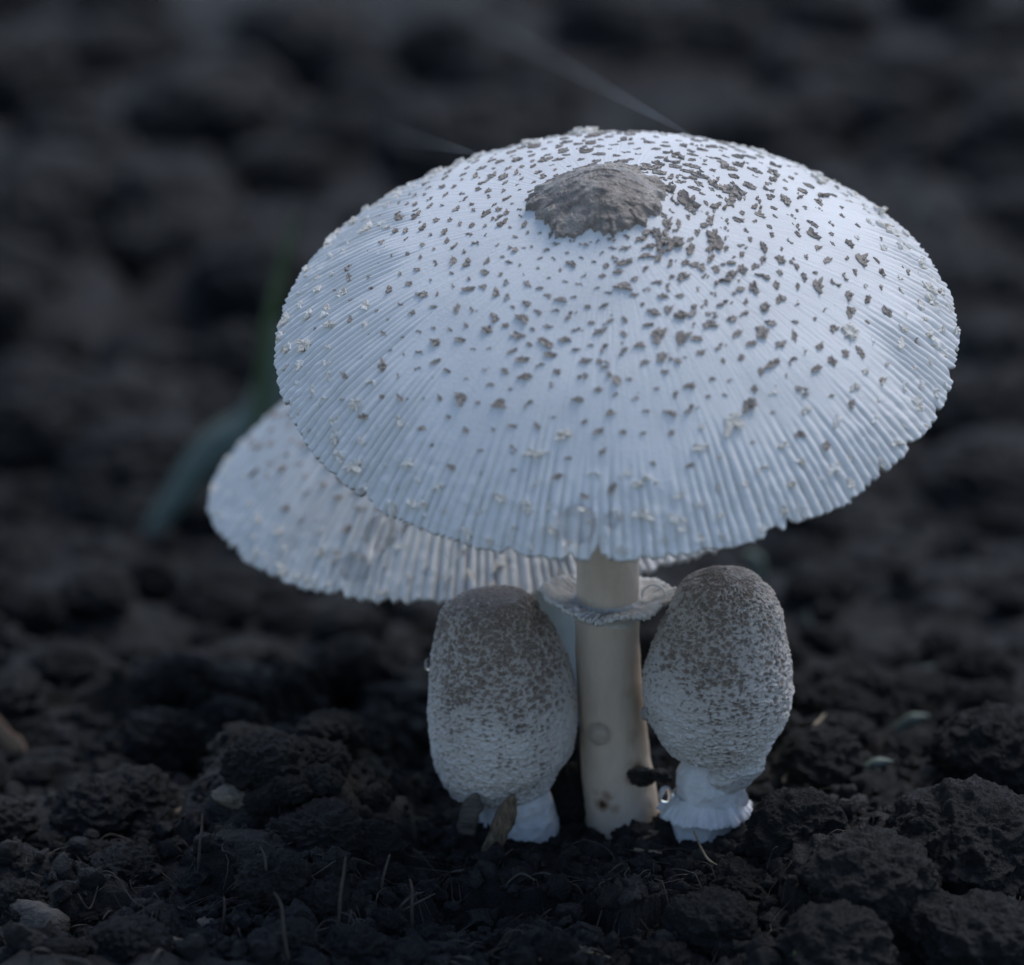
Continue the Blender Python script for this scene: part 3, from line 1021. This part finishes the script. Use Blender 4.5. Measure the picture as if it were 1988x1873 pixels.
# ------------------------------------------------------------------ debris
def shard(p0, p1, w, t, me_mat, name, label, cat, group=None, seed=0, pointed=True):
    """a split sliver of wood from p0 to p1"""
    r = np.random.default_rng(seed)
    n = 26
    c = spline([p0, .5 * (np.asarray(p0) + p1) + r.normal(size=3) * .03, p1], n)
    T = np.asarray(p1) - p0; T = T / np.linalg.norm(T)
    side = np.cross(T, CF); side /= np.linalg.norm(side)
    nor = np.cross(side, T)
    m = 12
    th = np.linspace(0, 2 * np.pi, m, endpoint=False)
    u = np.linspace(0, 1, n)
    taper = np.where(u > .72, 1 - (u - .72) / .28 * (.93 if pointed else .25), 1.0 - .12 * (1 - u))
    endf = np.clip(np.minimum(u, 1 - u) * 26, .02, 1) ** .6
    taper = taper * endf
    cx = np.sign(np.cos(th)) * np.abs(np.cos(th)) ** .6; sx = np.sign(np.sin(th)) * np.abs(np.sin(th)) ** .6
    V = c[None] + cx[:, None, None] * side * (w * taper)[None, :, None] + sx[:, None, None] * nor * (t * (.4 + .6 * taper) * endf)[None, :, None]
    V = V + (.3 * w * fbm(V * 9 + seed, 3))[..., None] * side + (.2 * t * perlin(V * 9 + seed))[..., None] * nor
    F = grid_faces(m, n)
    return tag(link(name, make_mesh(name, V.reshape(-1, 3), F, me_mat)), label, cat, group)

shard(at_y(948, 1662, -1.15), at_y(998, 1540, -1.0), .12, .06, M['wood'], 'wood_chip', 'pointed tan wood chip leaning against the foot of the squat button', 'wood chip', seed=2)
shard(at_y(905, 1620, -.9), at_y(926, 1538, -.85), .12, .05, M['greywood'], 'wood_chip', 'frayed grey wood splinter beside the squat button', 'wood chip', seed=5)
pb = on_ground(-60, 1760); pe = on_ground(120, 1850)
shard(pb + [0, 0, .25], pe + [0, 0, .22], .26, .16, M['greywood'], 'wood_chip', 'weathered grey stick with long grooves lying in the soil', 'wood chip', seed=8, pointed=False)
pb = on_ground(-10, 1420); pe = on_ground(50, 1462)
shard(pb + [0, 0, .35], pe + [0, 0, .15], .12, .03, M['leaf'], 'dead_leaf', 'orange-brown dead leaf strip on the dark soil', 'leaf', seed=9)

# the soil pellet stuck to the stem
V, F = clod_shape(4, 77)
o = tag(link('soil_pellet', make_mesh('soil_pellet', V, F, mat_simple('wet_soil', (.008, .007, .006), (.02, .016, .013), 14, .28, bump=.6)), None, at_y(1248, 1507, -.42), (0, .1, .3)), 'wet black soil pellet stuck on the stem by the taller button', 'soil')
o.scale = (.17, .13, .125)
o = tag(link('soil_pellet', o.data, None, at_y(1282, 1506, -.5), (.4, .2, 2)), 'smaller wet soil pellet bridging the stem and the taller button', 'soil')
o.scale = (.14, .12, .09)

def strand(name, pts, rad, mat, label, cat, group=None, n=30, nseg=7):
    c = spline(pts, n)
    rr = np.interp(np.linspace(0, 1, n), np.linspace(0, 1, len(np.atleast_1d(rad))), np.atleast_1d(rad)) if np.ndim(rad) else np.full(n, rad)
    v, f = tube(c, rr, nseg)
    return tag(link(name, make_mesh(name, v, f, mat)), label, cat, group)

def gp(px, py, up=.04):
    return on_ground(px, py) + np.array([0, 0, up])

# straw in front of the stems
for pts, rad, lab in [
    ([gp(955, 1672), gp(1040, 1642, .10), gp(1135, 1608, .14)], [.022, .018, .01], 'long thin straw rising towards the foot of the big stem'),
    ([gp(1230, 1648, .08), gp(1290, 1630, .1), gp(1345, 1606, .10)], [.02, .03, .045], 'forked tan straw lying between stem and ringed foot'),
    ([gp(1235, 1628, .1), gp(1290, 1632, .1), gp(1340, 1636, .06)], [.012, .02, .018], 'short straw crossing the forked one'),
    ([gp(1230, 1668, .1), gp(1285, 1672, .08)], [.022, .02], 'stubby straw piece in front of the forked straw'),
    ([gp(1345, 1660, .3), gp(1372, 1705, .22), gp(1405, 1728, .05)], [.012, .014, .01], 'curved rootlet hanging under the ringed foot'),
    ([gp(1045, 1880, .1), gp(1130, 1858, .12)], [.018, .014], 'straw stub crossed by another in the front soil'),
    ([gp(1040, 1855, .1), gp(1110, 1862, .12), gp(1185, 1876, .1)], [.012, .02, .014], 'pale straw lying across a stub in the front soil'),
    ([gp(1765, 1838, .4), gp(1800, 1840, .42), gp(1822, 1852, .35)], [.008, .009, .006], 'fine pale rootlet on a crumbly clod'),
    ([gp(1520, 1530, .1), gp(1560, 1480, .3), gp(1600, 1440, .35)], [.03, .03, .015], 'brown rootlet standing beside the taller button'),
]:
    strand('straw', pts, rad, M['straw'], lab, 'straw')
r3 = np.random.default_rng(12)
for k in range(26):
    px, py = r3.uniform(20, 1250), r3.uniform(1690, 1890)
    a = r3.normal() * .5
    ln = r3.uniform(25, 75)
    strand('straw', [gp(px, py, .05), gp(px + ln * .5 * math.cos(a), py - ln * .5 * math.sin(a), .12), gp(px + ln * math.cos(a), py - ln * math.sin(a), .06)],
           [.012, .016, .009], M['stalk'], 'dull brown fibre lying on the soil in front of the mushrooms', 'straw', 'dull fibres on the front soil', 12, 6)
# thin upright dry stalks to the left
for px, py, h, lean in [(385, 1715, .75, .03), (522, 1760, .7, -.02), (655, 1800, .8, .04), (800, 1830, .75, .0), (430, 1840, .7, .02), (560, 1860, .75, -.04), (735, 1740, .5, .05)]:
    b = on_ground(px, py)
    lean *= 2.0
    strand('dry_stalk', [b - [0, 0, .1], b + [lean * .5, -.01, h * .45], b + [lean * .9 + .01, .01, h * .8], b + [lean * 1.5 - .02, .02, h]], [.022, .018, .016, .010], M['stalk'],
           'thin dry stalk standing upright in the dark soil', 'stalk', 'dry stalks standing in the soil', 14)
for px, py, s in [(455, 1530, .16), (365, 1590, .15), (330, 1850, .13), (400, 1805, .12), (150, 1570, .14)]:
    b = on_ground(px, py)
    o = tag(link('pale_crumb', make_mesh('pale_crumb', *clod_shape(3, int(px), 2.2), M['seed']), None, b + [0, 0, s * .4], (0, 0, px)), 'pale brown crumb of plant litter on the dark soil', 'litter', 'pale crumbs of litter')
    o.scale = (s * 1.5, s, s * .8)

# blades of grass
def blade(pts, w, mat, label, group=None, name='grass', twist=0.0):
    n = 26
    c = spline(pts, n)
    T = np.gradient(c, axis=0); T /= np.linalg.norm(T, axis=1)[:, None]
    side = np.cross(T, CF + np.array([0, 0, twist])); side /= np.linalg.norm(side, axis=1)[:, None]
    nor = np.cross(side, T)
    u = np.linspace(0, 1, n)
    ww = w * np.clip(np.minimum(1, (1 - u) * 2.2 + .04), 0, 1) * (.6 + .4 * sstep(0, .3, u))
    xs = [(-1, .0, .0), (-.5, .18, .012), (0, .28, .014), (.5, .18, .012), (1, .0, .0), (.5, .18, -.012), (0, .28, -.014), (-.5, .18, -.012)]
    V = np.stack([c + side * (a * ww)[:, None] - nor * (b * ww)[:, None] + nor * d for a, b, d in xs], 0)
    return tag(link(name, make_mesh(name, V.reshape(-1, 3), grid_faces(8, n), mat)), label, 'grass', group)

g0 = at_z(330, 925, -1.0)
yb = 24.0
blade([np.array([at_y(290, 935, yb)[0], yb, gz(at_y(290, 935, yb)[0], yb)]), at_y(410, 880, yb), at_y(505, 810, yb), at_y(532, 700, yb), at_y(545, 620, yb)], .42, M['palegrass'], 'broad pale green grass blade arching up behind the caps')
yb = 22.0
x0 = at_y(470, 860, yb)[0]
blade([np.array([x0, yb, gz(x0, yb)]), at_y(503, 800, yb), at_y(520, 640, yb), at_y(560, 470, yb), at_y(575, 400, yb)], .13, M['grass'], 'narrow dark green grass blade upright behind the big cap')
yb = 14
x0 = at_y(1475, 1150, yb)[0]
blade([np.array([x0, yb, gz(x0, yb)]), at_y(1470, 1090, yb), at_y(1440, 1070, yb)], .11, M['palegrass'], 'small green blade tip under the big cap\'s edge beside the taller button')
for px, py, yb, lab in [(1815, 1292, 3.5, 'pale grey-green seedling leaf, highest of three on the open soil'), (1805, 1390, 1.8, 'pale grey-green seedling leaf, middle one of three on the open soil'), (1735, 1478, .2, 'pale grey-green seedling leaf, lowest of three on the open soil')]:
    s = on_ground(px - 75, py + 32)
    e = at_depth(px, py, (s - CAM) @ CF)
    blade([s - [0, 0, .05], .5 * (s + e) + [0, 0, .06], e], .085, M['palegrass'], lab, name='seedling_leaf')
for px, py, h, lab in [(1566, 1205, .5, 'tiny pale grass spike sticking up behind the taller button'), (1712, 1770, .3, 'tiny green sprout between the front clods'), (1545, 1900, .32, 'tiny green sprout on the low fibrous clod')]:
    b = on_ground(px, py) if py > 1500 else on_ground(px, py + 20)
    blade([b - [0, 0, .05], b + [.01, 0, h * .5], b + [-.03, 0, h]], .05, M['palegrass'] if h > .4 else M['grass'], lab, name='grass_sprout')

# spider silk
def silk(px0, py0, px1, py1, lab, rad=.008):
    p, n = surf_hit(W1, px0, py0)
    e = on_ground(px1, py1)
    strand('spider_thread', [p - n * .01, .5 * (p + e), e], rad, M['silk'], lab, 'spider thread', None, 12, 6)
silk(1350, 262, 900, 20, 'fine spider thread running from the big cap\'s top away over the soil', .0065)
silk(935, 300, 700, 235, 'shorter faint spider thread off the big cap\'s flank', .006)

# fine root fibres matted into the soil
def fibres():
    r = np.random.default_rng(41)
    Vs, Fs, o = [], [], 0
    for k in range(650):
        px = r.uniform(-40, 2030); py = 1900 - 520 * r.random() ** 1.5
        p = at_z(px, py, 0)
        a = r.uniform(0, 6.28); ln = r.uniform(.15, .8)
        q = np.array([p[:2] + ln * t * np.array([math.cos(a + t * r.normal() * .8), math.sin(a + t * r.normal() * .8)]) for t in (0, .33, .66, 1)])
        z = ground_h(q[:, 0], q[:, 1]) + np.array([.0, .09, .11, .02]) * r.uniform(.4, 1.6)
        v, f = tube(spline(np.column_stack([q, z]), 9), np.array([.008] * 4 + [.007, .006, .005, .004, .003]) * r.uniform(.4, 1.2), 4)
        Vs.append(v); Fs.append(f + o); o += len(v)
    return np.vstack(Vs), np.vstack(Fs)
tag(link('root_fibres', make_mesh('root_fibres', *fibres(), M['stalk'])), 'fine dull root fibres matted through the dark soil', 'root fibres', kind='stuff')
